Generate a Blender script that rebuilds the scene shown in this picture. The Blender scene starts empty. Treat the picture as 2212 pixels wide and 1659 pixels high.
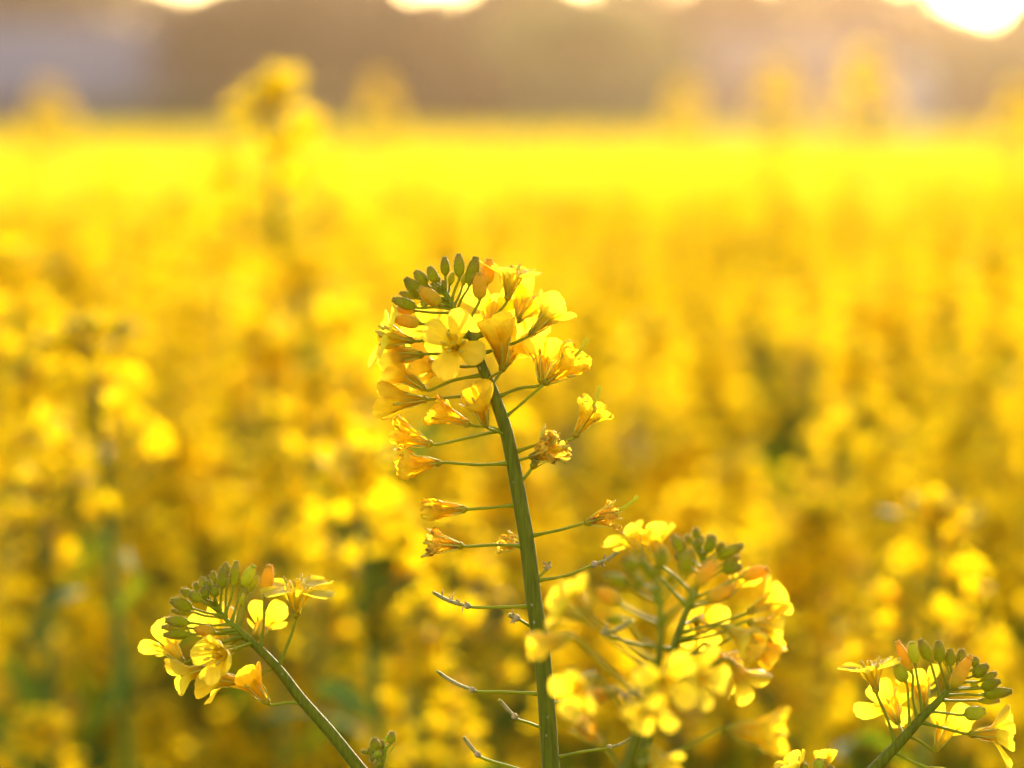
import bpy, math, random
import numpy as np
from mathutils import Vector, Matrix, noise
R = math.radians
sc = bpy.context.scene
col = sc.collection

# ------------------------------------------------------------------ camera
EYE = 1.30
PITCH = math.atan((829.5 - 262) / 2212 * 0.36)
FOC = 0.75
cam = bpy.data.cameras.new('camera')
cam.lens = 100; cam.sensor_width = 36; cam.clip_start = 0.02; cam.clip_end = 6000
cam.dof.use_dof = True; cam.dof.focus_distance = FOC; cam.dof.aperture_fstop = 6.3
camo = bpy.data.objects.new('camera', cam); col.objects.link(camo)
camo.location = (0, 0, EYE); camo.rotation_euler = (R(90) - PITCH, 0, 0)
sc.camera = camo

# ------------------------------------------------------------------ sky, sun, exposure
SUN_EL, SUN_AZ = R(14), R(14)            # low sun beyond the field, a little to the right
w = bpy.data.worlds.new('World'); sc.world = w; w.use_nodes = True
wn = w.node_tree.nodes; bg = wn['Background']
sky = wn.new('ShaderNodeTexSky'); sky.sky_type = 'NISHITA'; sky.sun_disc = False
sky.sun_elevation = SUN_EL; sky.sun_rotation = SUN_AZ; sky.dust_density = 1.5; sky.air_density = 1.1; sky.ozone_density = 0.5
w.node_tree.links.new(sky.outputs[0], bg.inputs[0]); bg.inputs[1].default_value = 0.15
sl = bpy.data.lights.new('sun', 'SUN'); sl.energy = 2.0; sl.angle = R(0.6); sl.color = (1.0, 0.87, 0.66)
slo = bpy.data.objects.new('sun', sl); col.objects.link(slo)
SD = Vector((math.sin(SUN_AZ) * math.cos(SUN_EL), math.cos(SUN_AZ) * math.cos(SUN_EL), math.sin(SUN_EL)))
slo.rotation_euler = SD.to_track_quat('Z', 'Y').to_euler(); slo.location = SD * 50
vs = sc.view_settings; vs.view_transform = 'Standard'; vs.look = 'None'; vs.exposure = 2.06; vs.gamma = 1.0
try:
    sc.cycles.use_denoising = True; sc.cycles.denoiser = 'OPENIMAGEDENOISE'
    sc.cycles.max_bounces = 10; sc.cycles.diffuse_bounces = 5; sc.cycles.transmission_bounces = 6
    sc.cycles.volume_bounces = 1; sc.cycles.sample_clamp_indirect = 6.0
    sc.cycles.caustics_reflective = False; sc.cycles.caustics_refractive = False
except Exception: pass

# ------------------------------------------------------------------ pixel -> place (picture measured 2212 x 1659)
RT = Vector((1, 0, 0)); FW = Vector((0, math.cos(PITCH), -math.sin(PITCH))); UP = Vector((0, math.sin(PITCH), math.cos(PITCH)))
CO = Vector((0, 0, EYE))
def P(u, v, Z=FOC):
    k = 0.36 * Z / 2212
    return CO + RT * ((u - 1106) * k) - UP * ((v - 829.5) * k) + FW * Z
def D3(dx, dy, dz=0.0):
    return (RT * dx - UP * dy + FW * dz).normalized()

# ------------------------------------------------------------------ materials
def nt(name):
    m = bpy.data.materials.new(name); m.use_nodes = True
    t = m.node_tree; return m, t, t.nodes, t.links, t.nodes['Principled BSDF'], t.nodes['Material Output']
def ramp(N, stops):
    r = N.new('ShaderNodeValToRGB'); e = r.color_ramp.elements
    while len(e) < len(stops): e.new(0.5)
    for el, (p, c) in zip(e, stops): el.position = p; el.color = (*c, 1)
    return r
def mixrgb(N, blend='MIX', fac=0.5):
    m = N.new('ShaderNodeMix'); m.data_type = 'RGBA'; m.blend_type = blend; m.inputs[0].default_value = fac; return m
def leafy(name, stops, trans=0.5, rough=0.45, scale=120.0, amt=0.25, spec=0.35, sheen=0.0, tint=(1, 1, 1), bump=0.0, vein=0.0, streak=False):
    """plant tissue: colour runs along each piece (attribute 'along'), mottled, lets light through"""
    m, t, N, L, p, out = nt(name)
    at = N.new('ShaderNodeAttribute'); at.attribute_name = 'along'
    rp = ramp(N, stops); L.new(at.outputs['Fac'], rp.inputs[0])
    tc = N.new('ShaderNodeTexCoord'); nz = N.new('ShaderNodeTexNoise'); nz.inputs['Scale'].default_value = scale; nz.inputs['Detail'].default_value = 3
    if streak:
        mp = N.new('ShaderNodeMapping'); mp.inputs['Scale'].default_value = (8, 8, 0.35); L.new(tc.outputs['Object'], mp.inputs[0]); L.new(mp.outputs[0], nz.inputs['Vector'])
    else: L.new(tc.outputs['Object'], nz.inputs['Vector'])
    mr = N.new('ShaderNodeMapRange'); mr.inputs[1].default_value = 0.3; mr.inputs[2].default_value = 0.7
    mr.inputs[3].default_value = 1 - amt; mr.inputs[4].default_value = 1 + amt * 0.5
    L.new(nz.outputs['Fac'], mr.inputs[0])
    oi = N.new('ShaderNodeObjectInfo'); mo = N.new('ShaderNodeMapRange'); mo.inputs[3].default_value = 0.88; mo.inputs[4].default_value = 1.06
    L.new(oi.outputs['Random'], mo.inputs[0])
    mu = N.new('ShaderNodeMath'); mu.operation = 'MULTIPLY'; L.new(mr.outputs[0], mu.inputs[0]); L.new(mo.outputs[0], mu.inputs[1])
    fac = mu.outputs[0]
    if vein:
        av = N.new('ShaderNodeAttribute'); av.attribute_name = 'across'
        wv = N.new('ShaderNodeMath'); wv.operation = 'SINE'; sc_ = N.new('ShaderNodeMath'); sc_.operation = 'MULTIPLY'; sc_.inputs[1].default_value = 26.0
        L.new(av.outputs['Fac'], sc_.inputs[0]); L.new(sc_.outputs[0], wv.inputs[0])
        vm = N.new('ShaderNodeMapRange'); vm.inputs[1].default_value = 0.2; vm.inputs[2].default_value = 1.0; vm.inputs[3].default_value = 1.0; vm.inputs[4].default_value = 1 - vein
        L.new(wv.outputs[0], vm.inputs[0]); m3 = N.new('ShaderNodeMath'); m3.operation = 'MULTIPLY'
        L.new(fac, m3.inputs[0]); L.new(vm.outputs[0], m3.inputs[1]); fac = m3.outputs[0]
    vm2 = N.new('ShaderNodeVectorMath'); vm2.operation = 'SCALE'; L.new(rp.outputs[0], vm2.inputs[0]); L.new(fac, vm2.inputs['Scale'])
    colr = vm2.outputs[0]
    if streak:
        n2 = N.new('ShaderNodeTexVoronoi'); n2.inputs['Scale'].default_value = 330; L.new(tc.outputs['Object'], n2.inputs['Vector'])
        g = N.new('ShaderNodeMapRange'); g.inputs[1].default_value = 0.10; g.inputs[2].default_value = 0.2; g.inputs[3].default_value = 0.6; g.inputs[4].default_value = 0; L.new(n2.outputs['Distance'], g.inputs[0])
        n3 = N.new('ShaderNodeTexNoise'); n3.inputs['Scale'].default_value = 45; L.new(tc.outputs['Object'], n3.inputs['Vector'])
        g3 = N.new('ShaderNodeMapRange'); g3.inputs[1].default_value = 0.5; g3.inputs[2].default_value = 0.62; L.new(n3.outputs['Fac'], g3.inputs[0])
        gm = N.new('ShaderNodeMath'); gm.operation = 'MULTIPLY'; L.new(g.outputs[0], gm.inputs[0]); L.new(g3.outputs[0], gm.inputs[1])
        mm = mixrgb(N); L.new(gm.outputs[0], mm.inputs[0]); L.new(colr, mm.inputs[6]); mm.inputs[7].default_value = (0.42, 0.34, 0.16, 1); colr = mm.outputs[2]
    L.new(colr, p.inputs['Base Color']); p.inputs['Roughness'].default_value = rough
    p.inputs['Specular IOR Level'].default_value = spec
    if sheen:
        p.inputs['Sheen Weight'].default_value = sheen; p.inputs['Sheen Roughness'].default_value = 0.25; p.inputs['Sheen Tint'].default_value = (1, 0.82, 0.45, 1)
    if bump:
        b = N.new('ShaderNodeBump'); b.inputs['Strength'].default_value = bump; b.inputs['Distance'].default_value = 0.0004
        L.new(nz.outputs['Fac'], b.inputs['Height']); L.new(b.outputs[0], p.inputs['Normal'])
    if trans:
        tr = N.new('ShaderNodeBsdfTranslucent'); tm = mixrgb(N, 'MULTIPLY', 1.0)
        L.new(vm2.outputs[0], tm.inputs[6]); tm.inputs[7].default_value = (*tint, 1); L.new(tm.outputs[2], tr.inputs[0])
        mx = N.new('ShaderNodeMixShader'); mx.inputs[0].default_value = trans
        L.new(p.outputs[0], mx.inputs[1]); L.new(tr.outputs[0], mx.inputs[2]); L.new(mx.outputs[0], out.inputs[0])
    return m
YEL = (0.94, 0.68, 0.02)
M = {}
M['petal'] = leafy('fresh petal', [(0, (0.86, 0.60, 0.006)), (0.4, (0.96, 0.65, 0.008)), (1, (0.98, 0.70, 0.035))], 0.70, 0.5, 260, 0.10, 0.2, vein=0.03)
M['old'] = leafy('fading petal', [(0, (0.93, 0.60, 0.012)), (0.5, (0.98, 0.60, 0.005)), (1, (0.98, 0.66, 0.02))], 0.75, 0.55, 420, 0.15, 0.2, vein=0.05, bump=0.25)
M['dry'] = leafy('shrivelled petal', [(0, (0.82, 0.52, 0.18)), (0.35, (0.97, 0.58, 0.012)), (1, (0.98, 0.66, 0.06))], 0.8, 0.6, 600, 0.4, 0.3, vein=0.2, bump=0.6)
M['sepal'] = leafy('sepal', [(0, (0.70, 0.56, 0.015)), (1, (0.90, 0.66, 0.02))], 0.75, 0.5, 300, 0.15, 0.3)
M['stem'] = leafy('stem skin', [(0, (0.15, 0.128, 0.002)), (0.75, (0.165, 0.145, 0.002)), (1, (0.30, 0.29, 0.005))], 0.0, 0.6, 160, 0.35, 0.10, sheen=0.15, bump=0.35, streak=True)
M['pedicel'] = leafy('pedicel skin', [(0, (0.32, 0.29, 0.006)), (1, (0.38, 0.33, 0.008))], 0.3, 0.5, 300, 0.2, 0.1, sheen=0.05)
M['bud'] = leafy('green bud', [(0, (0.42, 0.39, 0.003)), (0.5, (0.42, 0.35, 0.004)), (0.88, (0.40, 0.27, 0.02)), (1, (0.50, 0.30, 0.06))], 0.45, 0.65, 500, 0.18, 0.1, sheen=0.3, bump=0.3)
M['budold'] = leafy('ripening bud', [(0, (0.52, 0.44, 0.010)), (0.4, (0.84, 0.48, 0.008)), (1, (0.92, 0.46, 0.010))], 0.5, 0.6, 400, 0.16, 0.2, sheen=0.1)
M['budyel'] = leafy('pale bud', [(0, (0.48, 0.46, 0.01)), (1, (0.62, 0.55, 0.02))], 0.5, 0.6, 400, 0.12, 0.1, sheen=0.1)
M['stamen'] = leafy('stamen', [(0, (0.75, 0.66, 0.05)), (0.7, (0.85, 0.60, 0.03)), (1, (0.80, 0.42, 0.02))], 0.3, 0.6)
M['pod'] = leafy('pod skin', [(0, (0.46, 0.38, 0.05)), (0.5, (0.50, 0.36, 0.11)), (0.92, (0.36, 0.28, 0.04)), (1, (0.85, 0.66, 0.05))], 0.25, 0.55, 700, 0.35, 0.15, sheen=0.2, bump=0.4)
M['node'] = leafy('dried ring', [(0, (0.40, 0.26, 0.10)), (1, (0.75, 0.45, 0.15))], 0.2, 0.7, 700, 0.4)
M['hair'] = leafy('pale down', [(0, (0.70, 0.55, 0.15)), (1, (0.88, 0.72, 0.28))], 0.6, 0.6)
M['leaf'] = leafy('leaf blade', [(0, (0.15, 0.20, 0.012)), (1, (0.14, 0.20, 0.012))], 0.5, 0.5, 60, 0.3, 0.3, tint=(1.5, 1.4, 0.5))
M['bgpetal'] = leafy('field petal', [(0, (0.97, 0.642, 0.005)), (1, (0.985, 0.672, 0.005))], 0.72, 0.55, 30, 0.16, 0.15)
M['bgstem'] = leafy('field stem', [(0, (0.13, 0.15, 0.008)), (1, (0.18, 0.20, 0.008))], 0.2, 0.6, 40, 0.25, 0.2)
M['bgbud'] = leafy('field bud', [(0, (0.22, 0.22, 0.008)), (1, (0.27, 0.22, 0.02))], 0.3, 0.6, 100, 0.2, 0.2)

def plain(name, c, rough=0.8, scale=3.0, amt=0.3, c2=None, bump=0.0, spec=0.3, metal=0.0):
    m, t, N, L, p, out = nt(name)
    tc = N.new('ShaderNodeTexCoord'); nz = N.new('ShaderNodeTexNoise'); nz.inputs['Scale'].default_value = scale; nz.inputs['Detail'].default_value = 6
    L.new(tc.outputs['Object'], nz.inputs['Vector'])
    a = c2 or tuple(x * (1 - amt) for x in c)
    rp = ramp(N, [(0.35, a), (0.68, c)]); L.new(nz.outputs['Fac'], rp.inputs[0]); L.new(rp.outputs[0], p.inputs['Base Color'])
    p.inputs['Roughness'].default_value = rough; p.inputs['Specular IOR Level'].default_value = spec; p.inputs['Metallic'].default_value = metal
    if bump:
        b = N.new('ShaderNodeBump'); b.inputs['Strength'].default_value = bump; L.new(nz.outputs['Fac'], b.inputs['Height']); L.new(b.outputs[0], p.inputs['Normal'])
    return m

# ------------------------------------------------------------------ mesh building
class MB:
    def __init__(s): s.v = []; s.f = []; s.m = []; s.a = []; s.c = []
    def add(s, vs_, fs, mi=0, along=None, across=None):
        o = len(s.v); s.v += [tuple(x) for x in vs_]; s.f += [tuple(i + o for i in f) for f in fs]; s.m += [mi] * len(fs)
        s.a += list(along) if along is not None else [0.5] * len(vs_); s.c += list(across) if across is not None else [0.0] * len(vs_)
    def mesh(s, name, mats):
        me = bpy.data.meshes.new(name); me.from_pydata(s.v, [], s.f)
        for m in mats: me.materials.append(m)
        me.polygons.foreach_set('material_index', s.m); me.polygons.foreach_set('use_smooth', [True] * len(s.f))
        for nm, d in (('along', s.a), ('across', s.c)):
            at = me.attributes.new(nm, 'FLOAT', 'POINT'); at.data.foreach_set('value', d)
        me.update(); return me
    def build(s, name, mats, parent=None, mat=None):
        if not isinstance(mats, (list, tuple)): mats = [mats]
        o = bpy.data.objects.new(name, s.mesh(name, mats)); col.objects.link(o)
        if parent: o.parent = parent
        if mat is not None: o.matrix_basis = mat
        return o

def catmull(pts, n):
    out = []; pts = [Vector(p) for p in pts]; q = [pts[0] * 2 - pts[1]] + pts + [pts[-1] * 2 - pts[-2]]
    for i in range(len(pts) - 1):
        a, b, c, d = q[i:i + 4]
        for k in range(n):
            t = k / n
            out.append(0.5 * ((2 * b) + (c - a) * t + (2 * a - 5 * b + 4 * c - d) * t * t + (3 * b - a - 3 * c + d) * t ** 3))
    out.append(pts[-1]); return out
def interp(xs, n):
    out = []
    for i in range(len(xs) - 1):
        for k in range(n): out.append(xs[i] + (xs[i + 1] - xs[i]) * k / n)
    out.append(xs[-1]); return out
def tube(mb, pts, rad, n=8, mi=0, a0=0.0, a1=1.0, ridge=0.0):
    N_ = len(pts); vs_ = []; al = []; prev = None
    for i, p in enumerate(pts):
        t = (pts[min(i + 1, N_ - 1)] - pts[max(i - 1, 0)]).normalized()
        if prev is None:
            ref = Vector((0, 1, 0)) if abs(t.y) < 0.9 else Vector((1, 0, 0)); x = t.cross(ref).normalized()
        else: x = (prev - t * prev.dot(t)).normalized()
        prev = x; y = t.cross(x); r = rad[i] if hasattr(rad, '__len__') else rad
        for k in range(n):
            an = 2 * math.pi * k / n; rr = r * (1 + ridge * math.cos(an * 5))
            vs_.append(p + (x * math.cos(an) + y * math.sin(an)) * rr); al.append(a0 + (a1 - a0) * i / (N_ - 1))
    fs = [(i * n + k, i * n + (k + 1) % n, (i + 1) * n + (k + 1) % n, (i + 1) * n + k) for i in range(N_ - 1) for k in range(n)]
    fs.append(tuple(range(n - 1, -1, -1))); fs.append(tuple((N_ - 1) * n + k for k in range(n)))
    mb.add(vs_, fs, mi, al)
def lathe(mb, prof, M4, n=10, mi=0, lobes=0, amp=0.0, squash=1.0):
    """prof: list of (z, r); along = position on the axis"""
    vs_ = []; al = []; z0, z1 = prof[0][0], prof[-1][0]
    for z, r in prof:
        for k in range(n):
            an = 2 * math.pi * k / n; rr = r * (1 - amp * abs(math.sin(an * lobes / 2)) ** 3 if lobes else 1)
            vs_.append(M4 @ Vector((rr * math.cos(an), rr * math.sin(an) * squash, z))); al.append((z - z0) / (z1 - z0))
    K = len(prof)
    fs = [(i * n + k, i * n + (k + 1) % n, (i + 1) * n + (k + 1) % n, (i + 1) * n + k) for i in range(K - 1) for k in range(n)]
    fs.append(tuple(range(n - 1, -1, -1))); fs.append(tuple((K - 1) * n + k for k in range(n)))
    mb.add(vs_, fs, mi, al)
def sm(x): x = max(0, min(1, x)); return x * x * (3 - 2 * x)
def petal(mb, az, L, W, th0, th1, rng, ns=10, nw=8, cup=0.15, curl=0.0, crumple=0.0, fold=0.0, mi=0, M4=None, twist=0.0):
    """one petal in the flower's frame: narrow claw that stands up, broad rounded limb that bends outward"""
    vs_ = []; al = []; ac = []; r = 0.0004; h = 0.0004; seed = Vector((rng.uniform(0, 50), rng.uniform(0, 50), rng.uniform(0, 50)))
    ca, sa = math.cos(az), math.sin(az)
    for i in range(ns + 1):
        s = i / ns; th = th0 + (th1 - th0) * sm((s - 0.36) / 0.24) + curl * max(0, s - 0.6) / 0.4
        if i: r += math.sin(th) * L / ns; h += math.cos(th) * L / ns
        q = max(0.0, (s - 0.30) / 0.70)
        wd = W / 2 * max(0.16 + 0.34 * min(s, 0.5), (q ** 0.75) * max(0.0, 1 - q ** 4.2) ** 0.5 * 1.12) if s < 1 else W * 0.12
        for j in range(nw + 1):
            t = j / nw * 2 - 1; y = t * wd
            off = cup * wd * (t * t - 0.4) + fold * wd * abs(t) - (0.10 * wd * math.cos(3 * math.pi * t) * q if not crumple else 0)
            nv = noise.noise(seed + Vector((s * 2.3, t * 1.6, 0))) * 0.05 * L * q
            if s > 0.75: nv += noise.noise(seed + Vector((s * 3, t * 5, 4))) * 0.045 * L * (s - 0.75) * 4
            yy = 0
            if crumple:
                k = crumple * (0.25 + 0.75 * q)
                nv += (noise.noise(seed + Vector((s * 6, t * 3.1, 7))) * 0.22 + noise.noise(seed + Vector((s * 13, t * 8, 2))) * 0.12) * L * k
                yy = noise.noise(seed + Vector((s * 7, t * 4, 19))) * 0.14 * L * k
            off += nv
            rr = r - math.cos(th) * off; hh = h + math.sin(th) * off; y += yy + twist * (s ** 2) * L * 0.3
            p = Vector((rr * ca - y * sa, rr * sa + y * ca, hh))
            vs_.append(M4 @ p if M4 else p); al.append(s); ac.append(t)
    K = nw + 1
    fs = [(i * K + j, i * K + j + 1, (i + 1) * K + j + 1, (i + 1) * K + j) for i in range(ns) for j in range(nw)]
    mb.add(vs_, fs, mi, al, ac)

def frame(o, z, roll=0.0):
    z = z.normalized(); ref = UP if abs(z.dot(UP)) < 0.92 else RT
    x = ref.cross(z).normalized(); y = z.cross(x)
    x2 = x * math.cos(roll) + y * math.sin(roll); y2 = z.cross(x2)
    return Matrix(((x2.x, y2.x, z.x, o.x), (x2.y, y2.y, z.y, o.y), (x2.z, y2.z, z.z, o.z), (0, 0, 0, 1)))

def tag(o, label=None, cat=None, group=None, kind=None):
    if label: o['label'] = label
    if cat: o['category'] = cat
    if group: o['group'] = group
    if kind: o['kind'] = kind
    return o
def empty(name, loc):
    e = bpy.data.objects.new(name, None); col.objects.link(e); e.location = loc; e.empty_display_size = 0.05; return e

KINDS = {  # theta0, theta1 (deg), petal length, width (mm), cup, curl, crumple, material
    'open': (15, 76, 13.8, 9.8, 0.20, 0.15, 0.0, 'petal'),
    'half': (15, 46, 13.0, 10.0, 0.28, 0.25, 0.0, 'petal'),
    'cup':  (15, 20, 12.0, 10.0, 0.42, 0.35, 0.0, 'petal'),
    'oldcup': (15, 20, 12.6, 10.0, 0.40, 0.25, 0.08, 'old'),
    'wilt': (18, 14, 11.0, 7.2, 0.40, 0.5, 0.55, 'old'),
    'dry':  (15, 10, 8.2, 4.6, 0.45, 0.4, 0.9, 'dry')}

class Plant:
    def __init__(s, name, path, rads, Z, label, cat='plant', dz=None, group=None, ground=True):
        """path: picture points from low to tip (u, v[, depth offset mm]); the stem goes on straight down to the soil"""
        s.Z = Z; s.k = 0.36 * Z / 2212; s.rng = random.Random(hash_(name + label))
        pts = [P(p[0], p[1], Z + (p[2] * 0.001 if len(p) > 2 else 0)) for p in path]
        s.path2 = [(p[0], p[1]) for p in path]; s.dzs = [(p[2] if len(p) > 2 else 0) for p in path]
        rr = [r * s.k / 2 for r in rads]
        if ground:
            d = (pts[0] - pts[1]); z0 = pts[0].z; foot = Vector((pts[0].x + d.x / max(1e-3, -d.z) * z0 * 0.16, pts[0].y + 0.05, 0.0))
            a = pts[0] + d.normalized() * 0.12
            dn = d.normalized(); pts = [foot - Vector((0, 0, 0.02)), foot.lerp(a, 0.4), foot.lerp(a, 0.75), a, pts[0] + dn * 0.055, pts[0] + dn * 0.022] + pts; rr = [rr[0] * q for q in (1.5, 1.4, 1.25, 1.1, 1.04, 1.02)] + rr
            base = foot
        else: base = pts[0]
        s.root = tag(empty('rapeseed_plant', base), label, cat, group); s.base = base
        mb = MB(); fine = catmull([p - base for p in pts], 8)
        fine = [p + Vector((noise.noise(p * 60), 0, noise.noise(p * 50 + Vector((5, 5, 5))))) * 0.0003 for p in fine]
        tube(mb, fine, interp(rr, 8), 14, ridge=0.035)
        s.stem = mb.build('stem', M['stem'], s.root)
        s.fine = [q + base for q in fine]
    def nearest(s, u, v, down=0.0):
        """picture point of the stem nearest (u, v), then a stretch further down the stem"""
        seg = []
        for i in range(len(s.path2) - 1):
            a, b = s.path2[i], s.path2[i + 1]
            for k in range(12):
                t = k / 12; seg.append((a[0] + (b[0] - a[0]) * t, a[1] + (b[1] - a[1]) * t, s.dzs[i] + (s.dzs[i + 1] - s.dzs[i]) * t))
        seg.append((*s.path2[-1], s.dzs[-1]))
        i = min(range(len(seg)), key=lambda j: (seg[j][0] - u) ** 2 + (seg[j][1] - v) ** 2); d = 0
        while i > 0 and d < down:
            d += math.hypot(seg[i][0] - seg[i - 1][0], seg[i][1] - seg[i - 1][1]); i -= 1
        return seg[i]
    def ped(s, parent, att, F, axis, r=0.00040, bend=0.15, mat='pedicel'):
        inv = F.inverted(); b = F.translation; L_ = (b - att).length
        m1 = att.lerp(b, 0.5) - UP * (L_ * 0.012) + Vector((s.rng.uniform(-1, 1), 0, s.rng.uniform(-1, 1))) * L_ * 0.04
        m2 = (b - axis * min(L_ * 0.16, 0.0018)).lerp(att.lerp(b, 0.86), 0.45)
        mb = MB(); pts = catmull([inv @ att, inv @ m1, inv @ m2, inv @ b], 5)
        n = len(pts); tube(mb, pts, [r * s.rng.uniform(.93, 1.07) * (1 + 0.9 * (1 - sm(i / (n - 1) / 0.2))) * (1 + 0.75 * sm((i / (n - 1) - 0.82) / 0.18)) for i in range(n)], 8)
        return mb.build('pedicel', M[mat], parent)
    def att3(s, att, base2, axis2=None):
        if att is None:
            q = s.nearest(*base2); d = math.hypot(q[0] - base2[0], q[1] - base2[1]); q = s.nearest(base2[0], base2[1], d * 0.75)
        else: q = s.nearest(*att)
        return P(q[0], q[1], s.Z + q[2] * 0.001)
    def flower(s, kind, base2, dirn, att=None, dz=0.0, size=1.0, roll=0.0, only=None, pis=False, tw=None, ped=True):
        rng = s.rng; th0, th1, L, W, cup, curl, cr, mat = KINDS[kind]
        b = P(base2[0], base2[1], s.Z + dz * 0.001); ax = D3(*dirn); F = frame(b, ax, roll + math.pi / 4)
        k = size * 0.001; inv0 = Matrix.Translation(-s.base)
        mb = MB(); lathe(mb, [(-0.0006, 0.0005), (0, 0.0010), (0.0006, 0.0011), (0.0012, 0.0007), (0.006 * size, 0.0006), (0.0078 * size, 0.0005), (0.0083 * size, 0.0008), (0.0088 * size, 0.0006)], Matrix(), 8)
        fl = mb.build('flower', M['sepal'], s.root, inv0 @ F)
        if ped: s.ped(fl, s.att3(att, base2), F, ax)
        for i in range(4):
            if only and i not in only: continue
            az = i * math.pi / 2 + rng.uniform(-0.15, 0.15); f = rng.uniform(0.9, 1.08)
            t1 = th1 + rng.uniform(-13, 13)
            if cr > 0.3: t1 += rng.uniform(-12, 22)
            mb = MB(); petal(mb, az, L * k * f, W * k * rng.uniform(0.9, 1.08), R(th0 + rng.uniform(-3, 3)), R(t1), rng, 16 if cr > .3 else 12, 12 if cr > .3 else 9, cup, curl * rng.uniform(-0.4, 1.4), cr, mi=0, twist=rng.uniform(-0.12, 0.12))
            mb.build('petal', M[mat], fl)
        if cr < 0.5:
            mb = MB()
            for i in range(4):
                petal(mb, i * math.pi / 2 + math.pi / 4 + rng.uniform(-.1, .1), 7.2 * k, 3.0 * k, R(17 + (8 if th1 > 50 else 0)), R(14 + (16 if th1 > 50 else 2)), rng, 6, 4, 0.8, -0.3)
            # sepals are blunt narrow boats that stand close to the claws
            mb.build('sepals', M['sepal'], fl)
        mb = MB()
        for i in range(6):
            az = i * math.pi / 3 + rng.uniform(-.2, .2); l = (8.4 if i % 3 else 6.8) * k * rng.uniform(0.9, 1.06); sp = rng.uniform(0.15, 0.3) if cr < .3 else rng.uniform(0.05, 0.4)
            p0 = Vector((math.cos(az), math.sin(az), 0)) * 0.0007; p1 = p0 + Vector((math.cos(az) * math.sin(sp), math.sin(az) * math.sin(sp), math.cos(sp))) * l
            mid = p0.lerp(p1, 0.5) + Vector((math.cos(az), math.sin(az), 0)) * 0.0004
            tube(mb, [p0, mid, p1], [0.00018, 0.00016, 0.00014], 5, a0=0, a1=0.4)
            A = frame(p1, (p1 - mid) + Vector((math.cos(az), math.sin(az), 0)) * 0.0015)
            lathe(mb, [(-0.0008 * size, 0.0002), (-0.0004, 0.00045), (0.0006 * size, 0.00042), (0.0012 * size, 0.0002)], A, 6)
        mb.build('stamens', M['stamen'], fl)
        if pis:
            mb = MB(); pts = catmull([Vector((0, 0, 0.002)), Vector((0.0003, 0, 0.007)), Vector((0.0012, 0.0002, 0.0115 * size)), Vector((0.0026, 0, 0.0142 * size))], 4)
            tube(mb, pts, [0.00045] * (len(pts) - 2) + [0.0006, 0.0006], 7); mb.build('young_pod', M['budyel'], fl)
        return fl
    def bud(s, base2, tip2, width, mat='bud', att=None, dz=0.0, tilt=0.0, ped=True):
        b = P(base2[0], base2[1], s.Z + dz * 0.001); tp = P(tip2[0], tip2[1], s.Z + dz * 0.001) + FW * (tilt * 0.001)
        L = (tp - b).length * s.rng.uniform(.92, 1.08); ax = ((tp - b).normalized() + FW * s.rng.uniform(-.25, .25) + RT * s.rng.uniform(-.07, .07)).normalized(); F = frame(b, ax, s.rng.uniform(0, 1.5)); r = width * s.k / 2 * s.rng.uniform(.9, 1.1)
        prof = [(0, 0.3 * r), (0.03 * L, 0.55 * r), (0.12 * L, 0.82 * r), (0.28 * L, 0.98 * r), (0.45 * L, 1.0 * r), (0.62 * L, 0.93 * r), (0.78 * L, 0.77 * r), (0.9 * L, 0.54 * r), (0.97 * L, 0.33 * r), (1.0 * L, 0.16 * r)]
        mb = MB(); lathe(mb, prof, Matrix(), 24, 0, 4, 0.13, s.rng.uniform(0.92, 1.0))
        # four sepal tips close over the bud, slightly apart
        for i in range(4):
            a = math.pi / 2 * i; q = Vector((math.cos(a) * r * 0.3, math.sin(a) * r * 0.3, 0.955 * L))
            lathe(mb, [(-0.07 * L, 0.16 * r), (0, 0.22 * r), (0.04 * L, 0.17 * r), (0.065 * L, 0.05 * r)], Matrix.Translation(q), 6)
            for z in range(4): mb.a[-(z + 1)] = 1.0
        o = mb.build('bud', M[mat], s.root, Matrix.Translation(-s.base) @ F)
        if s.hair:
            hb = MB()
            for i in range(90):
                a = s.rng.uniform(0, 6.28); q = 1 - 0.75 * s.rng.random() ** 1.7; rr = r * (1.0 if q < .6 else 1.0 - (q - .6) * 0.62 if q < .8 else 0.87 - (q - .8) * 2.9)
                p0 = Vector((math.cos(a) * rr, math.sin(a) * rr, q * L)); d = Vector((math.cos(a) * .6, math.sin(a) * .6, s.rng.uniform(.2, 1))).normalized()
                tube(hb, [p0, p0 + d * s.rng.uniform(0.00025, 0.0006)], [0.000035, 0.000015], 3)
            hb.build('bud_hairs', M['hair'], o)
        if ped: s.ped(o, s.att3(att, base2), F, ax, r=0.00034)
        return o
    hair = True
    def pod(s, node2, tip2, att, dz=0.0, width=8, bow=0.06, debris=True, kind=0):
        rng = s.rng; b = P(node2[0], node2[1], s.Z + dz * 0.001); tp = P(tip2[0], tip2[1], s.Z + dz * 0.0013)
        ax = (tp - b).normalized(); F = frame(b, ax); L = (tp - b).length; r = width * s.k / 2
        mb = MB(); inv = F.inverted(); up = (inv.to_3x3() @ (-UP)).normalized()
        pts = catmull([Vector((0, 0, 0)), Vector((0, 0, L * .33)) + up * L * bow, Vector((0, 0, L * .68)) + up * L * bow, Vector((0, 0, L))], 6); n = len(pts)
        rr = [r * (0.85 + 0.25 * math.sin(i / n * 3.1) + 0.10 * math.sin(i * 2.2)) * (0.62 if i > n * .86 else 1) for i in range(n)]; rr[-1] = rr[-2] = r * 0.85
        tube(mb, pts, rr, 8); o = mb.build('seed_pod', M['pod'], s.root, Matrix.Translation(-s.base) @ F)
        s.ped(o, s.att3(att, node2), F, ax, r=0.00040)
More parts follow.
